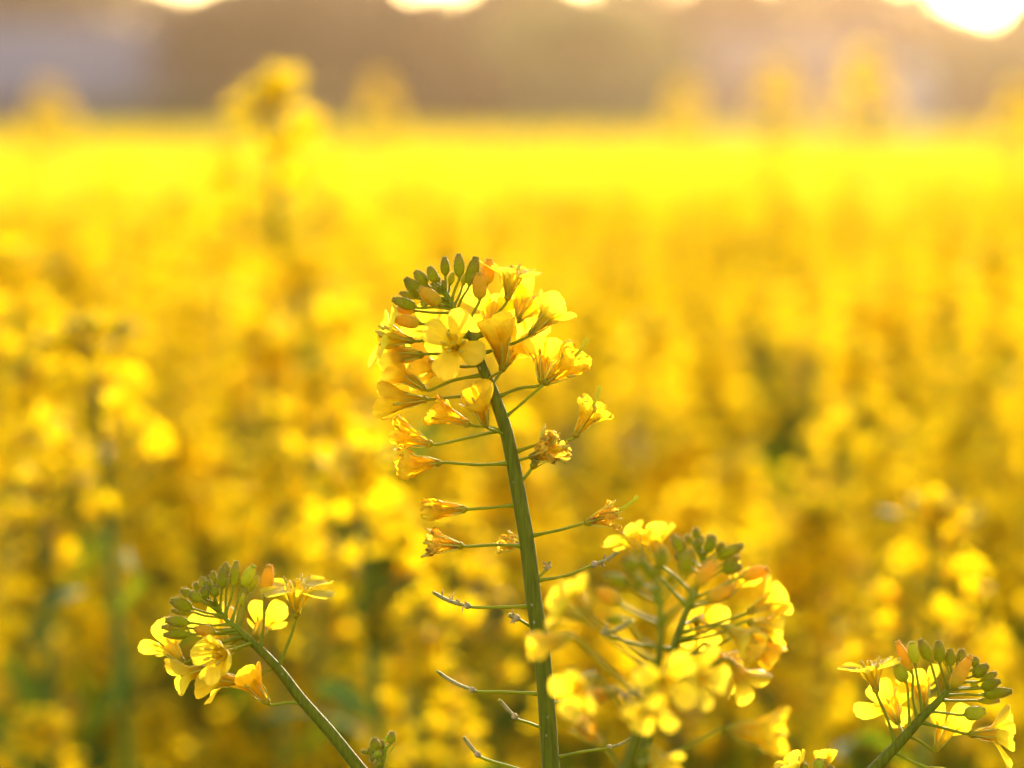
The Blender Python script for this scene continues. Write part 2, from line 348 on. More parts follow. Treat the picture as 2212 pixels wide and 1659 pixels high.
        mb = MB(); lathe(mb, [(-0.0008, r * .9), (-0.0003, r * 1.7), (0.0004, r * 1.8), (0.0009, r * 1.0)], Matrix(), 9)
        if debris:
            for i in range(9):
                a = rng.uniform(0, 6.28); z = abs(rng.gauss(0, 0.35)) * L * 0.9; p0 = Vector((math.cos(a) * r, math.sin(a) * r, z)) + up * L * bow * min(1, z / L * 3)
                d = Vector((math.cos(a), math.sin(a), rng.uniform(-.4, 1.2))).normalized()
                l = rng.uniform(0.0006, 0.0019); tube(mb, [p0, p0 + d * l * .6, p0 + d * l + Vector((rng.uniform(-1, 1), rng.uniform(-1, 1), 0)) * l * .3], [0.00016, 0.0002, 0.0001], 5)
        mb.build('dried_ring', M['node'], o)
        return o
def hash_(t):
    h = 7
    for ch in t: h = (h * 131 + ord(ch)) % 1000003
    return h
def c1(x, y): return (748.8 + .2864 * x, 518.4 + .2864 * y)
def c2(x, y): return (864 + .2864 * x, 960 + .2864 * y)
def c3(x, y): return (307.2 + .2864 * x, 1183.7 + .2864 * y)
def c4(x, y): return (1104 + .3345 * x, 1104 + .3345 * y)
def c5(x, y): return (1670.4 + .24477 * x, 1279.7 + .24477 * y)

# ================================================================== THE SHARP PLANTS
# ---- tall middle plant
A = Plant('tall', [(1192, 1680), (1185, 1560), (1174, 1440), (1157, 1310), (1140, 1180), (1120, 1060), (1096, 940), (1070, 860), (1042, 792), c1(960, 775), c1(905, 690), c1(840, 590), c1(780, 470), c1(735, 390), c1(700, 345)],
          [38.5, 37.5, 36, 35, 33.5, 32, 29, 26, 22, 15, 14.5, 15, 14, 11, 7], 0.75,
          'sharp tall rapeseed stalk rising up the middle, bent bud tip above orange wilting flowers')
G = 'bud'; O = 'budold'
for b, t, w_, m, dz, tl in [
    ((850, 272), (852, 88), 90, G, 0, 0), ((745, 262), (744, 130), 80, G, 1, 0), ((668, 312), (624, 190), 88, G, -1, 0), ((602, 332), (520, 240), 86, G, 1, 0),
    ((560, 420), (437, 292), 108, G, -1, 0), ((510, 432), (402, 396), 62, G, 3, 0), ((515, 505), (340, 448), 98, G, -2, 0), ((925, 335), (988, 113), 98, G, 0, 0),
    ((1055, 330), (1082, 132), 112, O, 2.5, 0), ((1003, 440), (1013, 252), 122, O, -4, -1), ((700, 482), (540, 366), 110, O, -5, -2), ((545, 630), (340, 596), 95, O, -2, 0),
    ((505, 535), (368, 522), 80, 'budold', 2, 0), ((640, 400), (585, 350), 60, G, 3, 0), ((700, 330), (672, 262), 52, G, 4, 0), ((780, 330), (800, 240), 58, 'budyel', 4, 0),
    ((640, 440), (560, 420), 66, G, 4, 0), ((690, 380), (640, 325), 44, G, 0, 0), ((742, 372), (722, 310), 40, G, -1, 0), ((880, 330), (905, 250), 60, 'budyel', 5, 0), ((610, 480), (560, 480), 60, 'budyel', -1, 0)]:
    A.bud(c1(*b), c1(*t), w_ * .2864, m, dz=dz, tilt=tl)
def fA(kind, base, d, att, dz=0, size=1.0, roll=0, cv=c1, **k): return A.flower(kind, cv(*base), d, cv(*att) if att else None, dz, size, roll, **k)
fA('open', (1215, 440), (0.16, -1, -0.12), (955, 770), 0, 0.98, 0.30)
fA('half', (1390, 710), (0.85, -0.9, 0.1), (1000, 865), 1, 1.02, 0.5)
fA('oldcup', (1178, 965), (-0.12, -1, -0.30), (1085, 1045), -6, 1.12, 0.25)
fA('half', (1170, 980), (0.35, -0.8, 0.6), (1110, 1110), 5, 0.95, 0.9)
fA('half', (1468, 1065), (0.05, -1, 0.35), (1140, 1182), 3, 0.95, 0.2)
fA('wilt', (1500, 1080), (0.95, -0.75, -0.1), (1205, 1340), 0, 1.12, 0.4, pis=True)
fA('wilt', (1725, 1475), (0.62, -0.9, -0.05), (1195, 1610), 0, 1.0, 0.2, pis=True)
fA('open', (492, 760), (-1, -0.18, -0.1), (930, 720), -1, 1.0, 0.15)
fA('half', (566, 865), (-1, 0.05, 0.25), (960, 815), 2, 0.98, 0.6)
fA('open', (830, 815), (-0.10, -0.15, -1), (960, 790), -7, 0.98, 0.35)
fA('half', (800, 955), (-1, 0.02, 0.35), (975, 955), 6, 1.0, 0.8)
fA('open', (760, 760), (-0.7, -0.5, 0.7), (920, 720), 10, 1.05, 0.2)
fA('open', (1080, 660), (0.15, -0.6, 0.9), (930, 700), 11, 1.12, 0.1)
fA('open', (1290, 610), (0.35, -0.6, 0.8), (940, 740), 9, 1.1, 0.7)
fA('half', (582, 1122), (-0.9, -0.62, 0.25), (995, 1042), 4, 1.0, 0.4)
fA('oldcup', (596, 1203), (-1, 0.02, -0.12), (1090, 1185), -1, 1.06, 0.1)
fA('wilt', (918, 1388), (-1, -0.42, 0.1), (1150, 1462), -2, 1.0, 0.5)
fA('oldcup', (1052, 1398), (-0.3, -1, -0.55), (1165, 1475), -5, 0.92, 0.75)
fA('wilt', (632, 1540), (-1, -0.32, 0.25), (1122, 1455), 3, 1.0, 0.1)
fA('wilt', (296, 140), (-1, 0.06, -0.15), (790, 135), -1, 1.08, 0.3, c2)
fA('wilt', (490, 490), (-1, 0.02, 0.1), (856, 466), 0, 0.98, 0.6, c2)
fA('dry', (465, 765), (-1, -0.12, 0), (922, 776), 0, 1.12, 0.2, c2)
fA('dry', (920, 760), (-1, -0.12, 0.9), (950, 830), 7, 0.8, 0.2, c2)
fA('dry', (1408, 590), (1, -0.32, 0), (1014, 690), 0, 1.05, 0.4, c2, pis=True)
fA('dry', (990, 92), (0.6, -0.2, -0.6), (885, 140), -1, 1.25, 0.4, c2)
fA('dry', (1003, 168), (0.5, -0.8, -0.1), (925, 292), -1, 1.25, 0.9, c2)
A.pod(c2(1465, 905), c2(1655, 800), c2(1065, 1038)); A.pod(c2(510, 1218), c2(245, 1113), c2(968, 1238), bow=0.05)
A.pod(c2(1108, 935), c2(1133, 880), c2(1060, 1012), width=6, dz=2)
A.pod(c2(880, 1310), c2(820, 1280), c2(992, 1412), dz=-2, width=9); A.pod(c2(1120, 1357), c2(1165, 1352), c2(1095, 1365), width=5, debris=False)
A.pod((1020, 1490), (943, 1449), (1159, 1499), bow=0.05, debris=False, width=7.5); A.pod((1112, 1548), (1078, 1511), (1172, 1583), dz=-3, bow=0.03, width=8, debris=False)
A.pod((1032, 1630), (1001, 1591), (1195, 1750), dz=0, bow=0.03, width=8, debris=False); A.pod(c4(630, 1525), c4(775, 1465), c4(318, 1592), dz=2, width=6, debris=False)
A.pod(c4(350, 1230), c4(420, 1222), c4(265, 1236), dz=3, width=6, debris=False)

# ---- left leaning plant
B = Plant('left', [(800, 1690), c3(1640, 1660), c3(1440, 1410), c3(1200, 1150), c3(1030, 925), c3(910, 790), c3(800, 690), c3(700, 600), c3(640, 550), c3(580, 470), c3(535, 400)],
          [29, 28, 26, 24, 21.5, 19, 16, 12, 10, 8, 6], 0.755, 'sharp rapeseed stalk leaning left, one open flower held up beside its buds')
for b, t, w_, m, dz in [((690, 285), (698, 103), 88, G, 0), ((640, 205), (632, 113), 62, G, 2), ((600, 305), (606, 153), 82, G, -1), ((533, 280), (531, 172), 70, G, 1), ((462, 295), (462, 218), 66, G, -1),
    ((412, 315), (404, 258), 58, G, 2), ((370, 352), (298, 318), 72, G, 0), ((438, 395), (358, 340), 84, G, -4), ((478, 372), (468, 290), 66, G, -4), ((548, 368), (542, 278), 80, 'bud', -4),
    ((372, 455), (208, 388), 100, G, -1), ((362, 485), (222, 474), 72, G, 3), ((348, 565), (165, 540), 92, G, -3), ((330, 605), (135, 592), 70, G, 1), ((342, 652), (163, 660), 76, G, -1),
    ((548, 640), (402, 608), 86, O, -2), ((762, 285), (842, 140), 92, 'budyel', 0), ((925, 345), (962, 108), 108, O, 0), ((745, 430), (775, 355), 60, 'budyel', 4), ((905, 650), (918, 600), 45, O, 5), ((800, 330), (880, 215), 50, 'budyel', 3), ((505, 290), (500, 245), 50, G, -3)]:
    B.bud(c3(*b), c3(*t), w_ * .2864, m, dz=dz)
def fB(kind, base, d, att, dz=0, size=1.0, roll=0, **k): return B.flower(kind, c3(*base), d, c3(*att) if att else None, dz, size, roll, **k)
fB('open', (1162, 512), (0.06, -1, -0.16), (1035, 905), 0, 1.14, 0.12)
fB('half', (490, 905), (-1, 0.25, -0.25), (770, 760), -1, 0.84, 0.1)
fB('half', (690, 760), (-0.55, 0.15, -0.8), (800, 740), -8, 0.95, 0.55)
fB('half', (300, 855), (-0.6, -0.6, 0.5), (740, 690), 6, 0.95, 0.2)
fB('half', (755, 1015), (-1, -0.15, 0.1), (955, 925), 1, 1.0, 0.4)
fB('oldcup', (945, 1165), (-0.62, -0.8, -0.1), (1185, 1190), -1, 0.88, 0.7)
fB('half', (850, 680), (0.3, -0.6, 0.7), (700, 600), 9, 0.9, 0.3)
fB('half', (640, 720), (-0.4, -0.5, 0.8), (790, 690), 9, 1.0, 0.8)

# ---- right leaning plant
Cp = Plant('right', [(1850, 1700), c5(880, 1570), c5(1100, 1330), c5(1310, 1095), c5(1430, 985), c5(1545, 860), c5(1610, 770), c5(1665, 690)],
           [28, 26, 23, 19, 16.5, 12, 8, 5], 0.757, 'sharp rapeseed stalk leaning right in the lower right corner, its arc of buds pointing right')
for b, t, w_, m, dz in [((1215, 692), (1098, 445), 118, O, 1), ((1250, 625), (1208, 438), 98, 'budyel', 0), ((1375, 592), (1283, 415), 108, G, 0), ((1470, 615), (1458, 415), 102, G, -1), ((1562, 645), (1558, 488), 100, G, -1),
    ((1660, 615), (1662, 500), 82, G, 0), ((1775, 655), (1790, 565), 78, G, 2), ((1578, 842), (1748, 588), 140, O, -6), ((1768, 735), (1908, 638), 104, G, 0), ((1840, 778), (1972, 702), 84, G, 2),
    ((1838, 842), (2005, 780), 96, G, -1), ((1858, 902), (2100, 876), 104, G, -1), ((1828, 955), (1995, 962), 84, G, 2), ((1165, 782), (1090, 640), 122, 'budyel', -2), ((1690, 1080), (1885, 1040), 135, 'budyel', -2),
    ((1620, 600), (1612, 545), 56, G, 3), ((1720, 640), (1740, 560), 60, G, 3), ((1800, 830), (1740, 790), 60, 'budyel', 3), ((1530, 640), (1515, 560), 60, 'budyel', 3)]:
    Cp.bud(c5(*b), c5(*t), w_ * .24477, m, dz=dz)
def fC(kind, base, d, att, dz=0, size=1.0, roll=0, **k): return Cp.flower(kind, c5(*base), d, c5(*att) if att else None, dz, size, roll, **k)
fC('open', (908, 870), (-0.24, -1, -0.02), (1055, 1320), 0, 0.94, 0.15)
fC('open', (1100, 1150), (-0.25, -0.7, 0.9), (1135, 1240), 7, 1.05, 0.1)
fC('half', (1440, 1382), (0.45, -0.7, 0.6), (1218, 1278), 5, 1.08, 0.3)
fC('half', (1740, 1250), (1, -0.02, -0.05), (1310, 1178), -1, 1.08, 0.78)
fC('half', (1330, 1010), (-0.1, -1, 0.6), (1420, 1010), 8, 0.9, 0.3)
fC('oldcup', (1385, 1560), (0.8, 0.4, 0), (1075, 1432), 0, 0.9, 0.3)

# ---- two stalks just in front of the middle, the nearer one out of focus
Fp = Plant('front', [c4(735, 1720), c4(800, 1500), c4(868, 1310), c4(930, 1080), c4(965, 860), c4(965, 690), c4(955, 560), c4(925, 450)], [30, 28, 25, 20, 15, 14, 12, 8], 0.66,
           'blurred rapeseed stalk nearest the lens, grey-green bud crown, its yellow petals crossing the middle stem')
Fp.hair = False
for b, t, w_, m, dz in [((790, 380), (735, 300), 95, G, 0), ((850, 370), (850, 300), 85, G, -3), ((975, 360), (985, 235), 88, G, 2), ((905, 440), (880, 350), 80, G, -4), ((740, 470), (580, 415), 85, G, 0), ((690, 590), (560, 500), 105, O, -1),
    ((720, 705), (600, 700), 80, G, 0), ((1120, 400), (1160, 250), 95, G, -1), ((1190, 490), (1310, 320), 125, O, -3), ((850, 480), (790, 440), 75, G, -3), ((1010, 460), (1060, 400), 70, G, 3), ((940, 420), (950, 330), 70, G, 4), ((820, 440), (760, 390), 70, G, 4), ((1160, 540), (1150, 480), 60, G, -5)]:
    Fp.bud(c4(*b), c4(*t), w_ * .3345, m, dz=dz)
def fF(kind, cen, d, dz=0, size=1.0, roll=0, plant=None, off=0.0045):
    pl = plant or Fp; ax = Vector((d[0], d[1])).normalized() if abs(d[0]) + abs(d[1]) > 0 else Vector((0, 0)); l = off / pl.k
    n3 = math.sqrt(d[0] ** 2 + d[1] ** 2 + (d[2] if len(d) > 2 else 0) ** 2); u, v = c4(*cen)
    return pl.flower(kind, (u - d[0] / n3 * l, v - d[1] / n3 * l), d, None, dz, size, roll)
SF = 0.76
fF('half', (350, 640), (-1, -0.5, -0.2), -1, SF, 0.3); fF('half', (430, 560), (-0.6, -0.9, 0.3), 3, SF, 0.8); fF('cup', (255, 840), (-1, 0.25, -0.2), -3, SF * 1.05, 0.5)
fF('half', (450, 1120), (-0.6, 0.5, -0.7), -4, SF * 1.15, 0.4); fF('open', (985, 1090), (0.1, 0.2, -1), -12, SF * 1.15, 0.2); fF('open', (1205, 1060), (0.8, 0.1, -0.6), -4, SF * 1.15, 0.7)
fF('half', (900, 1250), (-0.2, 0.7, -0.7), -8, SF * 1.1, 0.3); fF('oldcup', (560, 1200), (-0.9, 0.3, 0.2), 3, SF, 0.3); pass
fF('wilt', (1520, 1420), (1, 0.1, -0.1), 3, SF * 1.85, 0.4); fF('dry', (500, 1430), (-0.8, -0.7, 0), 3, SF * 1.2, 0.4); fF('half', (960, 1610), (0.4, 0.5, -0.5), -3, SF, 0.3)
Sp = Plant('second', [c4(825, 1720), c4(880, 1480), c4(940, 1300), c4(1000, 1080), c4(1065, 860), c4(1120, 690), c4(1185, 540), c4(1240, 380), c4(1250, 260)], [24, 22, 20, 19, 17, 15, 14, 10, 6], 0.705,
           'slightly soft rapeseed stalk tucked behind the blurred nearest one, green buds above yellow flowers')
Sp.hair = True
for b, t, w_, m, dz in [((1110, 260), (1040, 150), 85, G, 2), ((1160, 200), (1130, 160), 50, G, 4), ((1200, 180), (1192, 112), 62, G, 0), ((1205, 245), (1200, 185), 60, G, -3), ((1285, 215), (1280, 148), 56, G, 0), ((1265, 265), (1320, 160), 80, G, -3), ((1335, 260), (1375, 212), 60, G, 2), ((1335, 300), (1500, 220), 78, G, -1),
    ((1380, 340), (1470, 300), 66, G, 2), ((1370, 385), (1490, 355), 80, G, 0), ((1490, 425), (1655, 378), 82, O, 0), ((1265, 570), (1440, 490), 100, O, -5), ((1225, 215), (1230, 160), 45, G, 3), ((1110, 300), (1060, 280), 60, G, 3)]:
    Sp.bud(c4(*b), c4(*t), w_ * .3345, m, dz=dz)
SS = 0.80
for kd, c_, d, dz, sz, ro in [('half', (1640, 600), (1, -0.5, 0.3), 4, 1.1, .3), ('half', (1450, 470), (0.6, -0.8, 0.5), 5, 1.0, .7), ('open', (1225, 740), (0.3, 0.3, 0.9), 7, 1, .2), ('half', (1650, 740), (1, 0.2, 0.2), 2, 1.0, .8), ('cup', (1470, 800), (0.8, 0.5, -0.5), -6, 1.15, .2),
    ('oldcup', (1580, 880), (0.9, 0.6, -0.1), -2, 1.1, .5), ('half', (1480, 1060), (0.7, 0.9, 0.1), 2, 1.08, .1), ('half', (1340, 960), (0.6, 0.8, 0.3), 5, 1.0, .6), ('open', (790, 200), (-0.5, -0.9, 0.4), 8, 1.0, .3), ('half', (930, 215), (-0.2, -1, 0.5), 9, 0.95, .6)]:
    fF(kd, c_, d, dz, SS * sz, ro, plant=Sp)
Sp.pod(c4(600, 785), c4(790, 705), c4(1040, 900), dz=-6, width=9); Fp.pod(c4(720, 1190), c4(845, 1150), c4(880, 1300), dz=-3, width=10, debris=False)

# ---- small shoots at the bottom edge
S1 = Plant('shoot', [(815, 1700), c3(1800, 1660), c3(1825, 1570), c3(1835, 1490)], [12, 10, 8, 5], 0.75, 'short green rapeseed shoot of tiny buds by the foot of the left leaning stalk')
for b, t, w_, m, dz in [((1765, 1530), (1750, 1432), 92, G, 0), ((1740, 1560), (1710, 1500), 60, 'bud', 2), ((1875, 1470), (1885, 1388), 66, G, 0), ((1700, 1545), (1655, 1535), 36, G, 0), ((1775, 1580), (1765, 1530), 60, 'budyel', -2), ((1745, 1600), (1720, 1585), 40, G, 0), ((1790, 1640), (1770, 1600), 50, G, -1), ((1800, 1520), (1812, 1450), 70, G, 3)]:
    S1.bud(c3(*b), c3(*t), w_ * .2864, m, dz=dz)
mb = MB()
for (b, t, w_) in [((1835, 1600), (1905, 1520), 30), ((1800, 1530), (1830, 1415), 60), ((1810, 1640), (1850, 1560), 30)]:
    p0, p1 = P(*c3(*b), 0.752) - S1.base, P(*c3(*t), 0.752) - S1.base
    petal(mb, 0, (p1 - p0).length * 1.05, w_ * .2864 * S1.k, R(3), R(10), S1.rng, 8, 5, 0.4, M4=frame(p0, p1 - p0, 1.2))
mb.build('leaves', M['leaf'], S1.root)
S2 = Plant('peep', [(1752, 1720), c5(370, 1600), c5(350, 1545)], [10, 9, 6], 0.75, 'low rapeseed top with small yellow petals peeping up left of the right leaning stalk')
S2.flower('half', c5(280, 1665), (-0.5, -0.8, -0.1), c5(365, 1650), 0, 0.68, 0.3); S2.flower('cup', c5(430, 1655), (0.1, -1, 0.2), c5(365, 1650), 2, 0.66, 0.3)
S2.bud(c5(400, 1590), c5(415, 1470), 26, 'budyel', dz=-3); S2.bud(c5(290, 1570), c5(255, 1505), 18, G, dz=-2); S2.bud(c5(500, 1570), c5(515, 1535), 14, G)

exec_bg = True
# ================================================================== THE FIELD
rng = random.Random(11)
def head_mesh(seed, with_buds, nfl, length, low=True):
    """one flowering top: axis along +Z, open flowers all round, buds above, a few pods beneath"""
    rg = random.Random(seed); a = MB(); b = MB()
    T = length
    for i in range(nfl):
        t = i / nfl; z = T * (0.22 + 0.66 * t) + rg.uniform(-.003, .003); az = i * 2.4 + rg.uniform(-.3, .3); el = R(10 + 62 * t + rg.uniform(-12, 12)); pl = 0.021 * (1.12 - 0.45 * t)
        d = Vector((math.cos(az) * math.cos(el), math.sin(az) * math.cos(el), math.sin(el))); p0 = Vector((0, 0, z - 0.006)); p1 = p0 + d * pl
        tube(a, [p0, p0.lerp(p1, .5) + Vector((0, 0, -.0006)), p1], [0.0005, 0.0004, 0.0005], 4, 1)
        F = frame(p1, d + Vector((0, 0, 0.35)), rg.uniform(0, 6)); old = t < 0.22; ang = R(rg.uniform(45, 80) if not old else rg.uniform(12, 30))
        for k in range(4):
            petal(a, k * math.pi / 2 + rg.uniform(-.15, .15), 0.0132 * rg.uniform(.88, 1.1), 0.0095 * (0.75 if old else 1), R(12), ang + rg.uniform(-.2, .2), rg, 6, 4, 0.25, rg.uniform(-.2, .5), 0.3 if old else 0, 0, M4=F)
        lathe(a, [(0, 0.0008), (0.004, 0.0013), (0.0075, 0.0009), (0.009, 0.0008)], F, 5, 0)
    for i in range(7):
        z = T * (0.02 + 0.034 * i); az = i * 2.4; d = Vector((math.cos(az), math.sin(az), 0.35)).normalized(); p0 = Vector((0, 0, z)); p1 = p0 + d * 0.018
        tube(a, [p0, p1, p1 + (d + Vector((0, 0, .5))).normalized() * 0.013], [0.0005, 0.0005, 0.0008], 4, 1)
    tube(a, [Vector((0, 0, 0)), Vector((0, 0, T * .5)), Vector((0, 0, T))], [0.0022, 0.0017, 0.0009], 6, 1)
    c = b if not with_buds else a; mi = 2 if with_buds else 0
    for i in range(12):
        t = i / 12; az = i * 2.4; sp = 0.0095 * (1 - t) ** 0.7; z = T * (0.9 + 0.13 * t); p = Vector((math.cos(az) * sp, math.sin(az) * sp, z))
        d = Vector((math.cos(az) * (1 - t), math.sin(az) * (1 - t), 0.6 + t)).normalized(); L = 0.0068 - 0.0035 * t; r = L * 0.26
        lathe(c, [(0, .4 * r), (.25 * L, .95 * r), (.6 * L, .95 * r), (.9 * L, .5 * r), (L, .15 * r)], frame(p, d), 7, mi)
        tube(c, [Vector((0, 0, z - 0.010)), p], [0.0004, 0.0004], 3, mi)
    return a, b
HEADS = []
for i in range(5):
    a, b = head_mesh(40 + i, False, 25 + i % 3 * 3, 0.082 + 0.012 * (i % 3)); HEADS.append((a.mesh('flower_head', [M['bgpetal'], M['bgstem']]), b.mesh('bud_cluster', [M['bgbud']])))
HEADM = []
for i in range(4):
    a, b = head_mesh(60 + i, True, 24 + i * 2, 0.08 + 0.01 * i); HEADM.append(a.mesh('flower_head', [M['bgpetal'], M['bgstem'], M['bgbud']]))
def blade(mb, p, d, L, W, rg, mi):
    petal(mb, 0, L, W, R(8), R(30), rg, 6, 4, 0.25, R(35), 0, 0, mi, M4=frame(p, d, rg.uniform(0, 6)))
def field_plant_proto(seed, nb, H=1.2, low=0.0, spread=1.0):
    rg = random.Random(seed); s = MB(); tops = []
    lean = Vector((rg.uniform(-.05, .05), rg.uniform(-.05, .05), 0))
    ax = catmull([Vector((0, 0, -0.02)), Vector((lean.x * .2, lean.y * .2, .4)), Vector((lean.x * .6, lean.y * .6, .8)), Vector((lean.x, lean.y, H - 0.085))], 4)
    tube(s, ax, interp([0.0065, 0.0055, 0.004, 0.0023], 4), 7); tops.append((ax[-1], (ax[-1] - ax[-3]).normalized()))
    for i in range(nb):
        z = 0.55 + 0.32 * i / nb + rg.uniform(-.03, .03); k = min(len(ax) - 2, int(z / (H - .08) * (len(ax) - 1))); p = ax[k]
        az = i * 2.4 + seed; out = rg.uniform(0.06, 0.13) * spread; zt = H - low - 0.085 - (0.01 + 0.24 * rg.random())
        q = Vector((p.x + math.cos(az) * out, p.y + math.sin(az) * out, max(zt, p.z + .12))); m_ = Vector((p.x + math.cos(az) * out * .75, p.y + math.sin(az) * out * .75, p.z + (q.z - p.z) * .5))
        bp = catmull([p, m_, q], 4); tube(s, bp, interp([0.0028, 0.0024, 0.0019], 4), 6); tops.append((q, (bp[-1] - bp[-3]).normalized()))
        blade(s, p, Vector((math.cos(az), math.sin(az), .8)), rg.uniform(.07, .12), rg.uniform(.012, .022), rg, 1)
    for i in range(7):
        k = rg.randint(2, len(ax) - 4); az = rg.uniform(0, 6.3); blade(s, ax[k], Vector((math.cos(az), math.sin(az), .5)), rg.uniform(.1, .2), rg.uniform(.025, .05), rg, 1)
    for p, d in tops:
        for i in range(3):
            az = rg.uniform(0, 6.3); blade(s, p - d * rg.uniform(0.03, 0.14), Vector((math.cos(az), math.sin(az), .9)), rg.uniform(.05, .09), rg.uniform(.012, .02), rg, 1)
    return s.mesh('stem', [M['bgstem'], M['leaf']]), tops
PROTO = [field_plant_proto(3 + i, 4 + i % 3) for i in range(7)] + [field_plant_proto(23 + i, 2, low=0.22) for i in range(3)] + [field_plant_proto(31, 3, low=0.06, spread=.42)]
def field_plant(x, y, H, near, label, group, rz=None, proto=None, sxy=1.0, headscale=1.0, flatz=1.0, budk=1.0):
    k = rng.randrange(7) if proto is None else proto; sm_, tops = PROTO[k]
    e = tag(empty('rapeseed_plant', (x, y, 0)), label, 'plant', group); e.rotation_euler = (0, 0, rng.uniform(0, 6.28) if rz is None else rz); f = H / 1.2; e.scale = (sxy, sxy, f)
    o = bpy.data.objects.new('stem', sm_); col.objects.link(o); o.parent = e
    for i, (p, d) in enumerate(tops):
        z = d.to_track_quat('Z', 'Y').to_matrix().to_4x4(); sc_ = rng.uniform(.9, 1.12) * headscale
        mtx = Matrix.Translation(p) @ z @ Matrix.Rotation(rng.uniform(0, 6.28), 4, 'Z') @ Matrix.Diagonal((sc_, sc_, sc_ * flatz / f, 1))
        mtx = Matrix.Translation(p) @ Matrix.Diagonal((1 / sxy, 1 / sxy, 1, 1)) @ Matrix.Translation(-p) @ mtx
        if near:
            fm, bm_ = rng.choice(HEADS); h = bpy.data.objects.new('flower_head', fm); col.objects.link(h); h.parent = e; h.matrix_basis = mtx
            b = bpy.data.objects.new('bud_cluster', bm_); col.objects.link(b); b.parent = h; b.scale = (budk, budk, 1)
        else:
            h = bpy.data.objects.new('flower_head', rng.choice(HEADM)); col.objects.link(h); h.parent = e; h.matrix_basis = mtx
    return e
GF = 'rapeseed plants of the yellow field'
def at(u, v, Z): p = P(u, v, Z); return p.x, p.y, p.z
taken = []
for (u, v, Z, pr, lab) in [
    (200, 690, 1.20, 0, 'blurred rapeseed plant with a long dark stem down the left side, dark buds on top'),
    (590, 128, 1.67, 1, 'blurred tall rapeseed plant at upper left, standing clear above the field'),
    (30, 560, 1.45, 2, 'blurred rapeseed plant with green tip cut by the left edge, beyond the long dark stem'),
    (772, 955, 1.15, 3, 'blurred rapeseed plant with flat green bud top between the left leaning stalk and middle stalk'),
    (2028, 1045, 1.14, 4, 'blurred rapeseed plant with dark bud top above the right leaning stalk'),
    (1680, 195, 4.2, 5, 'left one of two soft yellow rapeseed tops poking above the field, upper right'),
    (1868, 180, 4.0, 6, 'right one of two soft yellow rapeseed tops poking above the field, upper right'),
    (105, 225, 4.2, 2, 'soft yellow rapeseed top poking above the field beside the left edge'),
    (822, 205, 5.2, 3, 'faint soft rapeseed top poking above the field, right of the tall blurred plant'),
    (2205, 220, 3.6, 1, 'soft yellow rapeseed top poking above the field, cut by the right edge'),
    (1480, 235, 5.6, 4, 'faintest soft rapeseed top poking above the field, left of the two upper right ones'),
    (1668, 385, 2.9, 0, 'blurred rapeseed plant with a small dark bud spot below the two upper right tops'),
    (1850, 830, 1.55, 5, 'blurred rapeseed plant with a wide bright yellow head beyond the dark bud top')]:
    x, y, z = at(u, v, Z); taken.append((x, y)); big = v < 260 and Z > 3
    pk = 10 if v < 150 else 7 + pr % 3 if v < 300 or Z < 1.3 else pr
    e = field_plant(x, y, z + (-0.024 if v < 150 else 0.010 if v < 300 else 0.0), True, lab, None, proto=pk, headscale=1.5 if big else (1.6 if v < 150 else 1.3 if v < 200 else 1.0), flatz=.85 if v < 300 else 1, budk=1.8 if Z < 1.5 else 0.7, sxy=.55 if v < 300 else 1.0)
    # put the main top exactly over the spot: the proto leans a little
    t0 = PROTO[pk][1][0][0] + PROTO[pk][1][0][1] * 0.07; c_, s_ = math.cos(e.rotation_euler.z), math.sin(e.rotation_euler.z); t0 = Vector((t0.x * e.scale.x, t0.y * e.scale.y, 0)); e.location.x -= t0.x * c_ - t0.y * s_; e.location.y -= t0.x * s_ + t0.y * c_
nF = 287; i = 0; tries = 0; placed = []
while i < nF and tries < 60000:
    tries += 1; a_ = rng.random() ** 1.3; Z = math.sqrt(1.18 ** 2 + (5.4 ** 2 - 1.18 ** 2) * a_); x = rng.uniform(-1, 1) * (0.185 * Z + 0.06)
    dm = 0.07
    if any((x - q[0]) ** 2 + (Z - q[1]) ** 2 < dm * dm for q in placed): continue
    if any((x - q[0]) ** 2 + (Z - q[1]) ** 2 < 0.115 ** 2 for q in taken): continue
    H = min(1.205, rng.gauss(1.155, 0.032)) - (0.04 if Z < 1.7 else 0)
    near = Z < 2.3
    field_plant(x, Z, H, near, 'softly blurred rapeseed plant with glowing petals, level with neighbours in the near field' if near else 'wholly blurred rapeseed plant melting into the even yellow mass of the field',
                'near rapeseed plants behind the sharp stalks' if near else 'rapeseed plants deeper in the field')
    placed.append((x, Z)); i += 1
print('field plants', i, tries)

